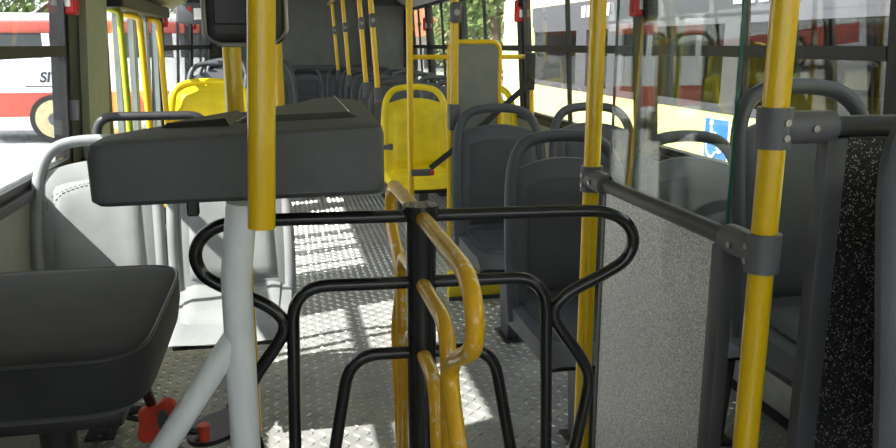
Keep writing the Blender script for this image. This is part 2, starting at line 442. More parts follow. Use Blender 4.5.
def make_seat(kind, stitched=False, solid=False):
    shell, pad = 'seat_'+kind, 'seat_'+kind+'_pad'
    t = thing('bus_seat', (0, 0, 0), 'x', 'seat')
    ztop = lambda x: (.955 if solid else .893) + .045*(1-(abs(x)/.2)**2)
    xo = lambda u, v: (u-.5)*2*(.205 - .008*v)
    zo = lambda u, v: .40 + v*(ztop(xo(u, v)) - .40)
    bk = grid_pad(MB(), xo, zo, -.016, .018).build('backrest', shell, t)
    xo2 = lambda u, v: (u-.5)*2*(.172 - .012*v)
    zo2 = lambda u, v: .47 + v*((.93 if solid else .86) + .035*(1-(abs(xo2(u, v))/.18)**2) - .47)
    pd = grid_pad(MB(), xo2, zo2, -.030, -.008).build('back_pad', pad, t)
    pth = spline([(-.207, .40), (-.212, .55), (-.211, .70), (-.204, .82), (-.190, .91), (-.160, .970), (-.105, 1.003), (0, 1.013), (.105, 1.003), (.160, .970), (.190, .91), (.204, .82), (.211, .70), (.212, .55), (.207, .40)], 4)
    MB().tube([(p.x, back_y(p.y, p.x)-.001, p.y) for p in [Vector((a.x, a.y, 0)) for a in [Vector(q) for q in pth]]], .019, 10, rb=.0215, up=(0, 1, 0)).build('grab_frame', shell, t)
    if stitched:
        st = MB(); n = 44
        for i in range(n):
            a = i/n; b = (i+.6)/n
            if a < .2 or b > .8: continue
            pts = []
            for q in (a, b):
                if q < .25: x, z = -.165+.0*q, .62 + q/.25*.19
                elif q > .75: x, z = .165, .81 - (q-.75)/.25*.19
                else:
                    x = -.165 + (q-.25)/.5*.33; z = .81 + .055*(1-(x/.165)**2)
                pts.append((x, back_y(z, x)-.0315 + (.004 if q < .25 or q > .75 else 0), z))
            st.tube(pts, .0014, 5)
        st.build('stitching', 'seam_grey', pd)
    # cushion with a rolled front edge
    bm = bmesh.new(); bmesh.ops.create_grid(bm, x_segments=12, y_segments=14, size=.5)
    c = MB(); nx, nyy = 12, 16
    V = []
    for side in (0, 1):
        for j in range(nyy+1):
            for i in range(nx+1):
                u = i/nx*2-1; v = j/nyy
                hw = .215 - .014*v
                x = u*hw; y = .0 - v*.43
                e = max(abs(u)**6, max(0, (v-.80)/.20)**2)
                ztop_ = .445 + .012*math.cos(v*math.pi*1.0+.5) + .014*abs(u)**3 - .014*(1-abs(u)**3)*.5
                if side == 0: z = ztop_ - .045*max(0, (v-.78)/.22)**2.2 - .02*abs(u)**10
                else: z = .375 + .012*max(0, (v-.7)/.3)**2 + .0*u
                V.append((x, y, z))
    F = []; W = nx+1; N = W*(nyy+1)
    for j in range(nyy):
        for i in range(nx):
            a = j*W+i; F.append((a, a+1, a+W+1, a+W)); F.append((N+a, N+a+W, N+a+W+1, N+a+1))
    for i in range(nx):
        F.append((i, N+i, N+i+1, i+1)); a = nyy*W+i; F.append((a, a+1, N+a+1, N+a))
    for j in range(nyy):
        a = j*W; F.append((a, a+W, N+a+W, N+a)); a = j*W+nx; F.append((a, N+a, N+a+W, a+W))
    bm.free()
    c.add(V, F).build('cushion', shell, t)
    c2 = [(x*.80, -.03 + y*.80, z+.0155) for (x, y, z) in V[:N]] + [(x*.80, -.03 + y*.80, z-.012) for (x, y, z) in V[:N]]
    MB().add(c2, F).build('seat_pad', pad, t)
    MB().rbox(-.19, .19, -.37, -.02, .345, .378, .008, 2).build('seat_pan', 'frame_black', t)
    lg = MB().hexa([(-.028, -.25, .008), (.028, -.25, .008), (.028, -.14, .008), (-.028, -.14, .008), (-.028, -.29, .35), (.028, -.29, .35), (.028, -.10, .35), (-.028, -.10, .35)])
    lg.build('leg', 'frame_grey', t)
    fp = MB().rbox(-.05, .05, -.29, -.10, 0, .010, .003, 1).build('foot_plate', 'frame_black', t)
    for yy in (-.275, -.115): MB().cyl((0, yy, .009), (0, yy, .016), .008, 6).build('bolt', 'bolt_steel', fp)
    return t
used = {}
protos = {}
def seat(kind, x, ytop, label, group, dz=0., sc=1.0, rz=0, hz=1.0):
    if kind not in protos:
        protos[kind] = make_seat(kind.split('_')[0], kind == 'light', kind.endswith('_solid')); o = protos[kind]
    else: o = copy_tree(protos[kind])
    o.location = (x, ytop-.10, dz); o.scale = (sc, 1, .94 if kind == 'light' else hz); o.rotation_euler = (0, 0, rz)
    tag(o, label, 'seat', group); return o

g = 'dark grey seats along the right wall'
seat('dark', .927, 2.58, 'dark grey aisle seat just behind the yellow pole and speckled panel', g, 0, .965, hz=.985)
seat('dark', 1.375, 2.56, 'dark grey window seat seen through the glass partition', g, 0, .93, hz=.975)
seat('dark', .970, 3.60, 'dark grey aisle seat, second row on the right, yellow pole clamped to its corner', g, 0, .98)
seat('dark', 1.43, 3.60, 'dark grey window seat in the second row on the right', g, 0, .98)
# the two raised seats at the front right, on the wheel box
wb = MB().rbox(.96, XR-.03, -.6, 1.60, 0, .20, .02, 2).build('wheel_box', 'rear_grey'); tag(wb, 'low dark grey wheel box under the front right seats', 'wheel box')
seat('dark', 1.275, 1.82, 'dark grey raised window seat behind the near yellow pole with the two clamps', g, .20, .93, hz=.985)
seat('dark', 1.06, 1.04, 'dark grey seat at the right picture edge, in front of the speckled cross panel', g, .20)
seat('yellow', .895, 5.52, 'yellow priority seat on the aisle beside the thin yellow pole', 'yellow priority seats', 0, 1.06)
seat('yellow', 1.395, 5.52, 'yellow priority seat by the right window, half hidden by the grey padded board', 'yellow priority seats')
seat('yellow_solid', -.535, 6.30, 'wide sunlit yellow priority seat just past the left door', 'yellow priority seats', .02, 1.38)
names = ['sixth', 'fifth', 'fourth', 'third', 'second']
gr = 'dark grey seats in the rear right rows'
for k, y in enumerate((6.3, 7.1, 7.9, 8.7, 9.45)):
    nm = ['first', 'second', 'third', 'fourth', 'fifth'][k]
    seat('dark', .875, y, 'dark grey aisle seat, %s row behind the yellow seats on the right' % nm, gr)
    seat('dark', 1.36, y, 'dark grey window seat, %s row behind the yellow seats on the right' % nm, gr)
gl = 'dark grey seats in the rear left rows'
sp = MB().rbox(XL+.03, .14, 6.72, 9.3, 0, .13, .012, 2).build('seat_platform', 'rear_grey'); tag(sp, 'low dark grey platform under the rear left seats', 'platform')
for k, y in enumerate((7.2, 8.1, 9.0)):
    nm = ['first', 'second', 'third'][k]
    seat('dark', -.57, y, 'dark grey window seat, %s row behind the yellow seat on the left' % nm, gl, .13)
    seat('dark', -.10, y, 'dark grey aisle seat, %s row behind the yellow seat on the left' % nm, gl, .13)
gb = 'dark grey seats along the rear wall'
for k, x in enumerate((-.62, -.16, .30, .76, 1.22)):
    nm = ['left corner', 'left of centre', 'centre at the aisle end', 'right of centre', 'right corner'][k]
    seat('dark', x, 10.28, 'dark grey seat against the rear wall, %s' % nm, gb, 0, .96)
seat('light', -.643, 2.97, 'light grey window seat with stitched backrest beside the left window', 'light grey seats before the left door', .022, .95)
seat('light', -.200, 2.97, 'light grey sunlit aisle seat behind the white tube and turnstile loop', 'light grey seats before the left door', .022, .95)
# the dark grab frame of a low partition right behind the light pair
t = thing('grab_rail', (-.49, 3.20, 0), 'black bent grab rail rising behind the light grey window seat', 'rail')
MB().tube(fillet([(-.20, 0, .0), (-.20, 0, 1.035), (.20, 0, 1.035), (.20, 0, .0)], .07), .017, 10).build('tube', 'rail_black', t)
for s_ in (-1, 1): MB().cyl((s_*.20, 0, 0), (s_*.20, 0, .012), .035, 14).build('foot_flange', 'rail_black', t)

t = thing('step_edge', (.80, 3.86, 0), 'low yellow edge board on the floor under the second row of right seats', 'board')
MB().rbox(0, XR-.05-.80, 0, .05, 0, .15, .008, 2).build('board', 'seat_yellow', t)
MB().rbox(0, XR-.05-.80, -.012, .0, 0, .02, .003, 1).build('foot_strip', 'frame_grey', t)

# ------------------------------------------------------------------ poles
def pole(x, y, z0, z1, r, label, dx=0., dy=0., seat_clamp=None, button=None, flange=True, mat='yellow_paint', group='yellow poles'):
    t = thing('stanchion_pole', (x, y, z0), label, 'pole', group)
    MB().cyl((0, 0, 0), (dx, dy, z1-z0), r, 20).build('tube', mat, t)
    if flange: MB().cyl((0, 0, 0), (0, 0, .012), r*2, 18).build('foot_flange', 'clamp_plastic', t)
    MB().cyl((dx, dy, z1-z0-.014), (dx, dy, z1-z0), r*2, 18).build('top_flange', 'clamp_plastic', t)
    if seat_clamp:
        c = MB().rbox(-r*1.35, r*1.35, -r*1.35, r*1.35, -.07, .05, .006, 2).build('seat_clamp', 'clamp_plastic', t)
        for s_ in (-1, 1): MB().cyl((s_*.012, -r*1.34, -.04), (s_*.012, -r*1.5, -.04), .005, 8).build('bolt', 'bolt_steel', c)
    if button:
        k = (button-z0)/(z1-z0)
        b = MB().rbox(dx*k-.024, dx*k+.024, dy*k-r-.035, dy*k-r*.4, button-z0-.045, button-z0+.045, .012, 3).build('stop_button_box', 'clamp_plastic', t)
        MB().cyl((dx*k, dy*k-r-.035, button-z0), (dx*k, dy*k-r-.041, button-z0), .014, 12).build('button', 'bolt_steel', b)
    return t
XP = .75
pole(XP, 1.855, 0, CEIL, .0205, 'yellow pole at the far end of the glass partition and speckled panel')
pole(XP, 1.115, 0, CEIL, .0205, 'near yellow pole on the right carrying two dark grey clamps')
near = pole(-.030, 1.20, 1.030, CEIL, .0205, 'near yellow pole in front of the dark desk, its lower end cut off', flange=False, dx=.042)
near.location.x = -.0395; 
pole(-.108, 1.90, 0, CEIL, .0205, 'yellow pole standing right behind the desk and the black screen')
pole(-.012, 3.04, .98, CEIL, .019, 'slim yellow pole mostly hidden behind the near yellow pole', seat_clamp=True, flange=False)
pole(.780, 3.64, .98, CEIL, .020, 'yellow pole clamped to the second row aisle seat on the right', seat_clamp=True, flange=False, button=1.44)
pole(.772, 4.9, 0, CEIL, .020, 'thin yellow pole from floor to ceiling in front of the yellow aisle seat')
for k, (y, lab) in enumerate(((5.56, 'first'), (6.34, 'second'), (7.94, 'third'), (9.49, 'fourth'))):
    pole(.652, y, .96, 1.765, .019, 'yellow pole with stop button rising from a rear right seat, %s from the front' % lab, dx=-.05, seat_clamp=True, flange=False, button=1.46)
t = thing('overhead_rail', (.60, 4.2, 1.78), 'yellow overhead grab rail running along the ceiling above the rear aisle', 'rail')
MB().cyl((0, 0, 0), (0, 5.9, 0), .017, 12).build('tube', 'yellow_paint', t)
for y in (.1, 2.0, 4.0, 5.8): MB().cyl((0, y, 0), (0, y, CEIL-1.78), .012, 10).build('hanger', 'clamp_plastic', t)

# ------------------------------------------------------------------ partition on the right
ZR = .972
t = thing('side_rail', (XP, 1.115, ZR), 'dark grey rail between the two yellow poles, on top of the speckled panel', 'rail')
MB().cyl((0, .02, 0), (0, .72, 0), .017, 14).build('tube', 'rail_black', t)
def rail_clamp(parent, c, d, sideways):
    """plastic T clamp: a sleeve round the pole and a socket for the rail"""
    x, y, z = c
    b = MB().cyl((x, y, z-.032), (x, y, z+.032), .0275, 24)
    ax = Vector(d); e = Vector(c)+ax*.10
    b.tube([Vector(c)+ax*.012, Vector(c)+ax*.03, Vector(c)+ax*.06, e], .026, 16)
    o = b.build('rail_clamp', 'clamp_plastic', parent)
    sd = Vector(sideways)
    for q, dz_ in ((.005, .010), (.005, -.014), (.055, .0)):
        p = Vector(c)+ax*q + Vector((0, 0, dz_)); MB().cyl(p+sd*.024, p+sd*.0300, .0055, 10).build('bolt', 'bolt_steel', o)
    return o
rail_clamp(t, (0, 0, 0), (0, 1, 0), (-1, 0, 0)); rail_clamp(t, (0, .74, 0), (0, -1, 0), (-1, 0, 0))
t = thing('cross_rail', (XP, 1.115, 1.173), 'dark rail running from the near yellow pole to the right wall', 'rail')
MB().cyl((.02, 0, 0), (XR-.02-XP, 0, 0), .017, 14).build('tube', 'rail_black', t)
rail_clamp(t, (0, 0, 0), (1, 0, 0), (0, -1, 0))
MB().cyl((XR-.04-XP, 0, 0), (XR-.025-XP, 0, 0), .035, 16).build('wall_flange', 'rail_black', t)
# speckled panel along the aisle
t = thing('speckled_panel', (XP, 1.48, 0), 'pale speckled panel below the glass, facing the aisle', 'panel', 'speckled partition panels')
MB().box(-.006, .006, -.235, .265, .06, ZR-.014).build('board', 'speckled_panel', t, smooth=False)
MB().rbox(-.014, .014, -.272, -.232, 0, ZR-.016, .004, 2).build('end_post', 'frame_grey', t)
MB().rbox(-.009, .009, .262, .280, 0, ZR-.016, .003, 2).build('end_post', 'frame_grey', t)
MB().rbox(-.010, .010, -.232, .262, .03, .062, .003, 2).build('bottom_rail', 'frame_grey', t)
# glass above
t = thing('glass_partition', (XP, 1.48, ZR+.016), 'clear glass sheet with green edges standing on the dark side rail', 'glass')
MB().box(-.003, .003, -.255, .255, .0, .80).build('sheet', 'partition_glass', t, smooth=False)
MB().box(-.0032, .0032, -.2575, -.255, 0, .80).build('edge', 'glass_edge', t, smooth=False)
MB().box(-.0032, .0032, .255, .2575, 0, .80).build('edge', 'glass_edge', t, smooth=False)
MB().rbox(-.012, .012, -.2575, .2575, .796, .82, .003, 2).build('top_channel', 'frame_grey', t)
# cross panel of the same speckle, its shade put into the colour
t = thing('speckled_panel', (.85, 1.115, .0), 'speckled panel, coloured as in shade, below the cross rail at the right picture edge', 'panel', 'speckled partition panels')
MB().rbox(-.012, .026, -.014, .014, 0, 1.156, .004, 2).build('end_post', 'frame_grey', t)
MB().box(.026, XR-.87, -.006, .006, .215, 1.156).build('board', 'speckled_panel_shaded', t, smooth=False)

# ------------------------------------------------------------------ turnstile
TX, TY, TZ = .255, 1.50, .985
ts = thing('turnstile', (TX, TY, 0), 'four armed turnstile, two bent tube arms black and two yellow, on a black column', 'turnstile', rz=R(-3.5))
MB().cyl((0, 0, .0), (0, 0, TZ), .0295, 24).build('column', 'black_paint', ts)
cap = MB().cyl((0, 0, TZ-.012), (0, 0, TZ+.010), .035, 24).build('cap', 'black_paint', ts)
for a in range(4):
    c_, s_ = math.cos(a*math.pi/2+.785)*.02, math.sin(a*math.pi/2+.785)*.02
    MB().cyl((c_, s_, TZ+.009), (c_, s_, TZ+.014), .0045, 8).build('bolt', 'bolt_steel', cap)
MB().rbox(-.13, .13, -.13, .13, 0, .16, .02, 2).build('base_box', 'black_paint', ts)
tr_ = .0128
outer = [(.02, .973), (.30, .973), (.385, .968), (.430, .945), (.447, .908), (.432, .868), (.385, .838), (.320, .806), (.288, .778), (.282, .752), (.300, .718), (.345, .655), (.362, .612), (.358, .560), (.335, .440), (.315, .34), (.27, .30), (.10, .30), (.02, .30)]
arch1 = [(.02, .838), (.262, .838), (.276, .30)]
arch2 = [(.02, .690), (.150, .690), (.20, .42), (.205, .30)]
for k, (ang, mt, lab, ks) in enumerate(((0, 'black_paint', 'black tube arm', .98), (180, 'black_paint', 'black tube arm', .965), (-86.5, 'ochre_paint', 'worn yellow tube arm', 1.02), (94, 'ochre_paint', 'worn yellow tube arm', .95))):
    ca, sa = math.cos(R(ang)), math.sin(R(ang)); rt_ = tr_ if mt == 'black_paint' else .0148
    mp = lambda q: (q[0]*ca*ks, q[0]*sa*ks, q[1])
    a = MB().tube([mp(p) for p in spline([(x, z, 0) for x, z in outer], 5)], rt_, 12).build('arm', mt, ts); a['label'] = lab
    MB().tube([mp(p) for p in fillet([(x, z, 0) for x, z in arch1], [.0, .075, 0], 8)], rt_, 12).build('inner_hoop', mt, a)
    MB().tube([mp(p) for p in fillet([(x, z, 0) for x, z in arch2], [.0, .075, .02, 0], 8)], rt_, 12).build('inner_hoop', mt, a)

# ------------------------------------------------------------------ fare collector's desk
dk = thing('fare_desk', (-.05, 1.5, 1.05), 'dark grey moulded fare collector desk on a white tube, behind the near yellow pole', 'desk')
def desk_shell():
    poly = [(-.308, 1.312), (.168, 1.340), (.172, 1.80), (.110, 1.87), (.03, 1.79), (-.300, 1.40)]
    # rounded plan outline
    P = []
    n = len(poly)
    for i in range(n):
        a = Vector(poly[i-1]); b = Vector(poly[i]); c = Vector(poly[(i+1) % n])
        d1 = (a-b).normalized(); d2 = (c-b).normalized(); r = min(.03, (a-b).length*.45, (c-b).length*.45)
        for k in range(5):
            t_ = k/4; P.append((b+d1*r)*(1-t_)**2 + b*2*t_*(1-t_) + (b+d2*r)*t_*t_)
    cen = sum(P, Vector((0, 0)))/len(P)
    V = []; F = []; m = len(P)
    top = lambda x, y: 1.150 + .036*(x+.30) + .030*(y-1.33)
    rings = [(.97, 'b', 0), (1.0, 'b', .008), (1.004, 't', -.018), (.985, 't', -.004), (.95, 't', .0), (.5, 't', 0)]
    for s_, kd, dz_ in rings:
        for p in P:
            q = cen + (p-cen)*s_
            z = (1.048+dz_) if kd == 'b' else top(q.x, q.y)+dz_
            V.append((q.x+.05, q.y-1.5, z-1.05))
    for r_ in range(len(rings)-1):
        for i in range(m): F.append((r_*m+i, r_*m+(i+1) % m, (r_+1)*m+(i+1) % m, (r_+1)*m+i))
    F.append(tuple(range(m-1, -1, -1))); F.append(tuple(range((len(rings)-1)*m, len(rings)*m)))
    return MB().add(V, F)
desk_shell().build('body', 'desk_plastic', dk)
def H(x, y, z): return (x+.05, y-1.5, z-1.05)
dt = lambda x, y, h: H(x, y, 1.150 + .036*(x+.30) + .030*(y-1.33) + h)
MB().hexa([dt(-.085, 1.47, -.004), dt(.140, 1.46, -.004), dt(.135, 1.80, -.004), dt(.060, 1.77, -.004), dt(-.065, 1.49, .010), dt(.118, 1.48, .010), dt(.112, 1.78, .010), (dt(.065, 1.75, .010))]).build('lid', 'desk_lid', dk, smooth=False)
MB().tube([dt(.118, 1.48, .0105), dt(.112, 1.78, .0105)], .0018, 6).build('lid_seam_glint', 'glint_metal', dk)  # lid seams as bright metal lines, standing in for their highlights
MB().tube([dt(-.065, 1.49, .0105), dt(-.085, 1.47, .002)], .0016, 6).build('lid_seam_glint', 'glint_metal', dk)
MB().hexa([dt(-.215, 1.46, -.004), dt(-.09, 1.44, -.004), dt(-.07, 1.60, -.004), dt(-.14, 1.54, -.004), dt(-.20, 1.465, .008), dt(-.10, 1.455, .012), dt(-.085, 1.58, .012), dt(-.14, 1.53, .010)]).build('coin_tray_lip', 'black_plastic', dk, smooth=False)
MB().rbox(-.12, -.10, -.10, -.08, -.04, .0, .003, 1).build('under_bracket', 'black_plastic', dk)
# white tube under the desk
wt = thing('support_tube', (-.085, 1.32, 0), 'white painted tube with a slanted brace carrying the dark desk', 'tube')
MB().tube([(-.004, 0, 0), (-.006, 0, .5), (-.004, 0, .92), (.006, 0, 1.0), (.012, 0, 1.046)], .0255, 20).build('upright', 'white_paint', wt)
MB().cyl((-.012, 0, .815), (-.30, -.03, .40), .021, 18).build('brace', 'white_paint', wt)
MB().cyl((-.30, -.03, .40), (-.30, -.03, 0), .021, 18).build('brace_leg', 'white_paint', wt)
MB().cyl((-.004, 0, 0), (-.004, 0, .012), .05, 20).build('foot_flange', 'white_paint', wt)
# screen on the pole
sc_ = thing('screen', (-.062, 1.33, 1.30), 'black screen housing with a grey bezel, high behind the near yellow pole', 'screen', rz=R(4))
MB().rbox(-.052, .072, -.02, .045, .0, .26, .018, 4).build('housing', 'black_plastic', sc_)
MB().tube(fillet([(-.052, -.012, .24), (-.052, -.012, .012), (-.03, -.012, .0), (.05, -.012, .0), (.072, -.012, .02), (.072, -.012, .24)], .012), .004, 8).build('bezel', 'bolt_steel', sc_)
MB().rbox(-.038, .058, -.024, -.018, .03, .24, .002, 1).build('display', 'black_plastic', sc_)
MB().cyl((.02, -.02, .1), (.022, -.104, .1), .010, 10).build('mount', 'black_plastic', sc_)

# ------------------------------------------------------------------ collector's stool
st = thing('collector_stool', (-.478, 1.615, 0), 'black fabric stool cushion with piped edge at the lower left', 'stool')
def cushion():
    V = []; F = []; n = 48; rings = [(0.0, .004), (.5, .004), (.80, .003), (.93, .001), (.985, -.006), (1.0, -.022), (1.0, -.055), (.97, -.10), (.86, -.125), (.4, -.128)]
    for s_, dz_ in rings:
        for i in range(n):
            a = 2*math.pi*i/n; c_, q = math.cos(a), math.sin(a); e = .30
            x = .232*math.copysign(abs(c_)**e, c_); y = .30*math.copysign(abs(q)**e, q)
            sag = 0
            V.append((x*s_, y*s_, .795+dz_+sag))
    for r_ in range(len(rings)-1):
        for i in range(n): F.append((r_*n+i, r_*n+(i+1) % n, (r_+1)*n+(i+1) % n, (r_+1)*n+i))
    F.append(tuple(range((len(rings)-1)*n, len(rings)*n)))
    return MB().add(V, F), n
cm, n_ = cushion()
cu = cm.build('cushion', 'black_fabric', st)
pp = []
for i in range(64):
    a = 2*math.pi*i/64; c_, q = math.cos(a), math.sin(a); e = .30
    pp.append((.229*math.copysign(abs(c_)**e, c_), .297*math.copysign(abs(q)**e, q), .790))
MB().tube(pp, .0035, 6, closed=True).build('piping', 'rail_black', cu)
MB().rbox(-.17, .17, -.20, .20, .62, .66, .01, 2).build('seat_plate', 'black_plastic', st)
MB().cyl((0, 0, .30), (0, 0, .62), .035, 18).build('stem', 'black_plastic', st)
MB().cyl((0, 0, 0), (0, 0, .32), .055, 18).build('column', 'black_plastic', st)
MB().cyl((0, 0, 0), (0, 0, .014), .16, 24).build('base_plate', 'black_plastic', st)
fr_ = MB().tube(fillet([(-.10, .18, .62), (-.10, .25, .45), (.14, .25, .45), (.14, .12, .62)], .03), .012, 10).build('adjuster_frame', 'black_plastic', st)
MB().cyl((-.05, .25, .45), (.06, .25, .45), .020, 14).build('adjuster_sleeve', 'bolt_steel', fr_)
# lobed red knob with a black paddle
kb = MB(); n = 40; P = [((.056+.006*math.cos(5*2*math.pi*i/n))*math.cos(2*math.pi*i/n), (.056+.006*math.cos(5*2*math.pi*i/n))*math.sin(2*math.pi*i/n)) for i in range(n)]
rings = [(.85, 0), (1, .008), (1, .022), (.85, .032)]
V = [(.165+a*s_, .22+h*.6+b*s_*.55, .425+b*s_*.8-h*.3) for s_, h in [(q, -w_) for q, w_ in rings] for a, b in P]
F = [(r_*n+i, r_*n+(i+1) % n, (r_+1)*n+(i+1) % n, (r_+1)*n+i) for r_ in range(3) for i in range(n)] + [tuple(range(n-1, -1, -1)), tuple(range(3*n, 4*n))]
kn = kb.add(V, F).build('knob', 'bag_red', st); kn['label'] = 'lobed red adjuster knob'
hub = MB(); hub.tube([(.172, .195, .445), (.173, .180, .448)], .024, 16, rb=.012).build('knob_cap', 'black_plastic', kn)
pd_ = MB(); n = 24
V = []
for h in (0, .012):
    for i in range(n):
        a = 2*math.pi*i/n; V.append((.275+.075*math.cos(a), .34+.085*math.sin(a), .335+h+.015*math.cos(a)))
pd_.add(V, [tuple(range(n-1, -1, -1)), tuple(range(n, 2*n))] + [(i, (i+1) % n, n+(i+1) % n, n+i) for i in range(n)]).tube([(.14, .25, .45), (.18, .28, .37), (.25, .32, .342)], .009, 8)
pl_ = pd_.build('foot_paddle', 'black_plastic', st); pl_['label'] = 'flat black paddle'
MB().cyl((.26, .20, .38), (.26, .20, .42), .014, 12).build('lever_tip', 'bag_red', st)
MB().cyl((.03, .25, .45), (.26, .20, .40), .007, 8).build('lever', 'black_plastic', st)

# ------------------------------------------------------------------ wheelchair bay: padded board, bars and belt
t = thing('padded_board', (1.185, 4.9, 0), 'grey padded wheelchair board in a yellow tube frame beside the yellow seat', 'board')
fr_ = MB().tube(fillet([(-.165, 0, 0), (-.165, 0, 1.315), (.155, 0, 1.315), (.155, 0, 0)], .055), .016, 12).build('frame', 'yellow_paint', t)
pnl = fillet([(-.152, 0, .35), (-.152, 0, 1.302), (.142, 0, 1.302), (.142, 0, .35)], .05)
MB().prism([(p.x, p.z) for p in pnl], -.015, .012, lambda a, b, h: (a, h, b)).build('pad', 'panel_pad', t)
MB().cyl((-.390, 0, 1.225), (-.165, 0, 1.225), .014, 10).build('side_bar', 'yellow_paint', t)
MB().tube(fillet([(.155, 0, 1.225), (.36, 0, 1.225), (.375, -.01, .80)], .05), .014, 10).build('wall_arm', 'yellow_paint', t)
MB().rbox(.315, .375, -.05, -.012, 1.02, 1.25, .006, 2).build('belt_reel', 'black_plastic', t)
t = thing('seat_belt', (1.54, 4.83, 1.08), 'black seat belt hanging from the wall reel down to its buckle by the yellow seat', 'belt')
bp_ = [(0, 0, 0), (-.20, -.02, -.16), (-.42, -.05, -.34), (-.66, -.02, -.53)]
MB().sweep(spline(bp_, 5), [(.018, .0012), (-.018, .0012), (-.018, -.0012), (.018, -.0012)], up=(0, .3, 1)).build('strap', 'belt_black', t)
b = MB().rbox(-.78, -.64, -.04, .0, -.575, -.535, .008, 2).build('buckle', 'frame_grey', t)
MB().rbox(-.665, -.638, -.043, .003, -.57, -.54, .004, 1).build('release_button', 'red_plastic', b)

t = thing('wall_latch', (.618, 5.05, .62), 'small grey armrest knob at the left edge of the yellow aisle seat', 'latch')
MB().tube(fillet([(.05, .25, .0), (-.02, .18, .03), (-.02, .0, .04), (.03, -.01, .04)], .02), .014, 10).build('arm', 'clamp_plastic', t)
MB().cyl((.03, -.01, .04), (.06, -.012, .04), .02, 14).build('knob', 'clamp_plastic', t)

# ------------------------------------------------------------------ red emergency window boxes
def red_box(side, y, z, label):
    x = WX(side, z) - side*.022
    t = thing('emergency_lever', (x, y, z), label, 'lever', 'red emergency window levers')
    MB().rbox(-.028, .028, -.04, .04, -.05, .05, .010, 3).build('cover', 'red_plastic', t)
    MB().rbox(-.034 if side > 0 else .010, -.010 if side > 0 else .034, -.012, .012, -.035, .09, .004, 2).build('handle', 'red_plastic', t)
    MB().rbox(-.012, .012, -.045, -.038, -.02, .03, .002, 1).build('plate', 'sticker_white', t)
red_box(-1, 3.50, 1.465, 'red emergency lever on the dark pillar beside the left window')
red_box(-1, 6.12, 1.47, 'red emergency lever on the pillar just past the left door')
red_box(-1, 8.15, 1.49, 'red emergency lever far back on the left')
red_box(1, 3.50, 1.475, 'red emergency lever seen through the glass partition')
red_box(1, 5.38, 1.50, 'red emergency lever on the right pillar above the wheelchair board')
red_box(1, 9.0, 1.50, 'red emergency lever on the right, nearer of the two at the far windows')
red_box(1, 10.27, 1.48, 'red emergency lever at the last right window')
t = thing('ceiling_box', (-.66, 7.0, 1.47), 'dark grey equipment box with a pale sticker hung past the left door', 'box')
MB().rbox(-.16, .20, -.0, .30, .0, .16, .02, 2).build('housing', 'frame_grey', t)
MB().box(-.02, .07, -.003, .002, .03, .12).build('sticker', 'sticker_white', t, smooth=False)
MB().rbox(-.06, -.03, -.01, .01, .10, .13, .004, 1).build('lamp', 'red_plastic', t)
MB().box(.0, .04, .12, .16, .16, CEIL-1.47).build('hanger', 'frame_grey', t, smooth=False)

# ------------------------------------------------------------------ outside
gz = -.95
gr_ = MB().box(-90, 90, -60, 120, gz-.2, gz).build('ground', 'asphalt', smooth=False); tag(gr_, kind='structure')
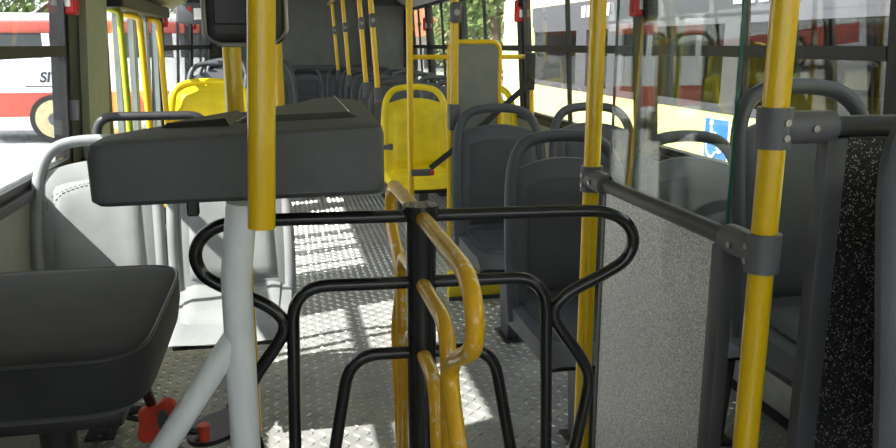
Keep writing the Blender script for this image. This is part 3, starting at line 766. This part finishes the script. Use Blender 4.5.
# pale yellow bus parked alongside
def parked_bus(loc, label, rz=0, L0=-4.0, L1=10.1):
    t = thing('parked_bus', loc, label, 'bus', 'pale yellow parked buses', rz)
    W_ = 2.45; z0, zs, zt, zr = .35, 1.753, 2.46, 3.10       # above ground
    sec = [(0, z0), (0, zs), (W_, zs), (W_, z0)]
    MB().box(0, .05, L0, L1, z0, zs).build('side_panel', 'bus_yellow', t, smooth=False)
    MB().box(W_-.05, W_, L0, L1, z0, zs).build('side_panel', 'bus_yellow', t, smooth=False)
    MB().box(.05, W_-.05, L0, L1, z0, z0+.5).build('floor_pan', 'bus_grey', t, smooth=False)
    rp = fillet([(0, zt+.24, 0), (.05, zr-.04, 0), (.25, zr, 0), (W_-.25, zr, 0), (W_-.05, zr-.04, 0), (W_, zt+.24, 0)], .06)
    V = [(p.x, L0, p.y) for p in rp]+[(p.x, L1, p.y) for p in rp]; n = len(rp)
    MB().add(V, [(i, i+1, n+i+1, n+i) for i in range(n-1)]+[tuple(range(n)), tuple(range(2*n-1, n-1, -1)), (0, n, 2*n-1, n-1)]).build('roof', 'bus_yellow', t)
    MB().box(-.008, .05, L0, L1, zt, zt+.24).build('upper_band', 'bus_grey', t, smooth=False)
    MB().box(W_-.05, W_+.008, L0, L1, zt, zt+.24).build('upper_band', 'bus_grey', t, smooth=False)
    MB().box(.0, W_, L1-.06, L1, z0, zt+.24).build('end_panel', 'bus_yellow', t, smooth=False)
    MB().box(.0, W_, L0, L0+.06, z0, 1.5).build('end_panel', 'bus_yellow', t, smooth=False)
    edges = [L0+.06, -2.2, -.4, 1.4, 3.3, 5.35, 6.75, 7.45, 8.35, L1-.06]
    PH = dict(zip(edges[1:-1], (.06, .06, .06, .06, .10, .10, .17, .15)))
    for side in (0, 1):
        xa, xb = ((-.006, .045) if side == 0 else (W_-.045, W_+.006))
        for k, y in enumerate(edges[1:-1]):
            hw = PH[y]
            MB().box(xa, xb, y-hw, y+hw, zs, zt).build('window_post', 'bus_grey', t, smooth=False)
        for a, b in zip(edges[:-1], edges[1:]):
            ha = PH.get(a, 0); hb = PH.get(b, 0)
            wn = MB().box(xa, xb, a+ha, b-hb, zs, zs+.06).box(xa, xb, a+ha, b-hb, zt-.06, zt).build('window_frame', 'bus_grey', t, smooth=False)
            MB().box((xa+xb)/2-.004, (xa+xb)/2+.004, a+ha, b-hb, zs+.06, zt-.06).build('pane', 'bus_glass', wn, smooth=False)
    for k, y in enumerate((-1.5, .2, 1.6, 3.4, 4.9, 5.9, 7.6)):
        s_ = MB().rbox(.15, .60, y, y+.10, 1.35, 2.0, .04, 3).rbox(.15, .60, y-.45, y, 1.30, 1.42, .03, 2)
        o = s_.build('passenger_seat', 'seat_yellow', t)
        MB().tube(fillet([(.18, y+.05, 1.98), (.18, y+.05, 2.16), (.57, y+.05, 2.16), (.57, y+.05, 1.98)], .06), .018, 8).build('grab_frame', 'seat_yellow', o)
    for y in (-.8, 2.2, 5.4, 7.0): MB().cyl((.75, y, .85), (.75, y, 3.0), .02, 10).build('pole', 'yellow_paint', t)
    for y in (-2.2, 6.9):
        wh = MB(); wh.tube([(-.02, y, .5), (.28, y, .5)], .5, 28).build('wheel', 'tyre', t)
    # lettering blocks above the windows
    for y0_, cnt in ((8.30, 5), (5.30, 5)):
        for i in range(cnt):
            yy = y0_ - i*.16
            MB().rbox(-.014, -.007, yy-.055, yy+.055, zt+.07, zt+.19, .003, 1).build('white_letter', 'white_print', t)
    return t
pb = parked_bus((3.20, 0, gz), 'pale yellow bus with grey window band parked close alongside on the right')
# blue wheelchair sign on its side
sg = MB().box(-.012, -.0, 5.31, 5.62, 1.41, 1.70).build('wheelchair_sign', 'sign_blue', pb, smooth=False); sg['label'] = 'blue sign with white wheelchair symbol'
SX = -.0165
def sp_(y, z): return (SX, 5.62-y, 1.395+z)           # y to the right as seen from our bus
sy = MB()
n = 16; sy.prism([(.10+.025*math.cos(2*math.pi*i/n), .275+.025*math.sin(2*math.pi*i/n)) for i in range(n)], -.003, .003, lambda a, b, h: (SX+h, 5.62-a, 1.395+b))
def stroke(pts, r=.011):
    sy.sweep([sp_(*p) for p in pts], [(r, .003), (-r, .003), (-r, -.003), (r, -.003)])
stroke([(.105, .245), (.115, .14)], .014); stroke([(.11, .20), (.175, .20)]); stroke([(.115, .145), (.19, .145)], .013); stroke([(.19, .15), (.225, .06)], .013); stroke([(.22, .062), (.25, .072)])
stroke([(.115+.07*math.cos(R(a))-.005, .09+.07*math.sin(R(a))) for a in range(110, 345, 15)], .009)
o = sy.build('wheelchair_symbol', 'white_print', sg)
# second pale yellow bus, crosswise behind the first
parked_bus((14.45, 13.2, gz), 'pale yellow bus standing crosswise beyond the rear of the near one', rz=R(90))

# red and white bus beyond the left window
rb = thing('parked_bus', (-12.5, 20.0, gz), 'white and red bus parked far off beyond the left window', 'bus', rz=R(0))
LB = 11.5
MB().box(0, LB, 0, 2.4, .45, .62).build('skirt_edge', 'bus_white', rb, smooth=False)
MB().box(0, LB, 0, 2.4, .62, 1.17).build('skirt', 'bus_red', rb, smooth=False)
MB().box(0, LB, 0, 2.4, 1.17, 1.95).build('side_panel', 'bus_white', rb, smooth=False)
MB().rbox(0, LB, 0, 2.4, 2.50, 2.75, .04, 2).build('red_band', 'bus_red', rb)
MB().rbox(.05, LB-.05, .05, 2.35, 2.73, 2.95, .09, 3).build('roof', 'bus_white', rb)
MB().box(.03, LB-.03, .06, 2.34, 1.95, 2.50).build('inner_body', 'bus_grey', rb, smooth=False)
for i in range(8):
    a = .1 + i*1.42
    MB().box(a, a+.16, -.005, .06, 1.95, 2.50).build('window_post', 'bus_white', rb, smooth=False)
    MB().box(a+.16, a+1.42, -.0, .05, 1.99, 2.46).build('pane', 'dark_glass', rb, smooth=False)
for xx in (2.2, 7.33):
    whl = MB().cyl((xx, -.03, .56), (xx, .25, .56), .56, 30).build('wheel', 'tyre', rb)
    MB().cyl((xx, -.05, .56), (xx, .0, .56), .44, 26).build('hub', 'wheel_hub', whl)
    MB().cyl((xx, -.09, .56), (xx, -.04, .56), .15, 20).build('hub_cap', 'bus_grey', whl)
text_mesh('lettering', 'SIT', .32, 'dark_print', rb, (7.06, -.006, 1.41), (1, 0, 0), (0, 0, 1), .004, .008)
MB().box(6.75, 8.6, -.006, 0, 1.30, 1.325).build('thin_line', 'bus_grey', rb, smooth=False)

# houses and trees
def house(x, y, w_, d_, h_, label):
    t = thing('house', (x, y, gz), label, 'house', 'houses beyond the yard')
    MB().box(-w_/2, w_/2, 0, d_, 0, h_).build('wall', 'house_wall', t, smooth=False)
    MB().add([(-w_/2-.4, -.4, h_), (w_/2+.4, -.4, h_), (w_/2+.4, d_+.4, h_), (-w_/2-.4, d_+.4, h_), (-w_/2+.6, d_/2, h_+1.6), (w_/2-.6, d_/2, h_+1.6)],
             [(0, 1, 5, 4), (1, 2, 5), (2, 3, 4, 5), (3, 0, 4), (3, 2, 1, 0)]).build('roof', 'roof_tile', t, smooth=False)
    for i in range(3):
        xx = -w_/2 + w_*(i+.5)/3
        f = MB().box(xx-.6, xx+.6, -.05, .02, h_*.45, h_*.8).build('window', 'frame_grey', t, smooth=False)
        MB().box(xx-.5, xx+.5, -.06, -.045, h_*.48, h_*.77).build('pane', 'dark_glass', f, smooth=False)
house(5.6, 37.0, 4.5, 5, 2.6, 'low house with orange tiled roof seen through the last right window')
def tree(x, y, h_, r, mat, label, seed):
    rnd = random.Random(seed)
    t = thing('tree', (x, y, gz), label, 'tree', 'trees beyond the yard')
    tk = MB().tube([(0, 0, 0), (.08, .05, h_*.3), (-.05, 0, h_*.55), (.05, .05, h_*.8)], .16, 8)
    for k in range(5):
        a = k*1.3; tk.tube([(0, 0, h_*(.3+.07*k)), (math.cos(a)*r*.3, math.sin(a)*r*.3, h_*(.45+.07*k)), (math.cos(a)*r*.65, math.sin(a)*r*.65, h_*(.55+.07*k))], .06, 6)
    tk.build('trunk', 'trunk', t)
    lf = MB()
    cl = [(rnd.uniform(-1, 1)*r*.6, rnd.uniform(-1, 1)*r*.6, h_*.62+rnd.uniform(-.34, .3)*h_) for _ in range(16)]
    for _ in range(2600):
        c = rnd.choice(cl); v = Vector((rnd.gauss(0, 1), rnd.gauss(0, 1), rnd.gauss(0, 1))).normalized()*r*.5*rnd.random()**.4
        p = Vector(c)+v; n = Vector((rnd.gauss(0, 1), rnd.gauss(0, 1), rnd.gauss(0, 1)+.6)).normalized(); a = n.orthogonal().normalized(); b = n.cross(a); s_ = rnd.uniform(.09, .2)
        lf.add([p-a*s_, p-b*s_*.5, p+a*s_, p+b*s_*.5], [(0, 1, 2, 3)])
    lf.build('crown', mat, t, smooth=False, recalc=False)
tr = [(6.7, 25, 6.5, 2.2, 'leaf_green', 'green tree seen through the right window left of the wheelchair board'), (7.6, 33.0, 6.5, 2.0, 'leaf_pale', 'pale green tree behind the grey padded board'), (12.2, 33, 7, 2.8, 'leaf_green', 'green tree right of the grey padded board'),
      (13.2, 23, 7, 2.2, 'leaf_pale', 'pale tree beside the crosswise yellow bus'), (-8.6, 28, 6.5, 2.5, 'leaf_green', 'green tree over the roof of the red and white bus'), (-14.5, 33, 7, 2.4, 'leaf_pale', 'pale tree left behind the red and white bus'), (-3.0, 36, 7, 2.6, 'leaf_green', 'green tree beyond the left door'),
      (19.0, 31, 8, 3.0, 'leaf_green', 'large green tree farthest to the right'), (11.5, 50, 8, 3, 'leaf_green', 'green tree far behind the house')]
for i, a in enumerate(tr): tree(*a, seed=i+3)
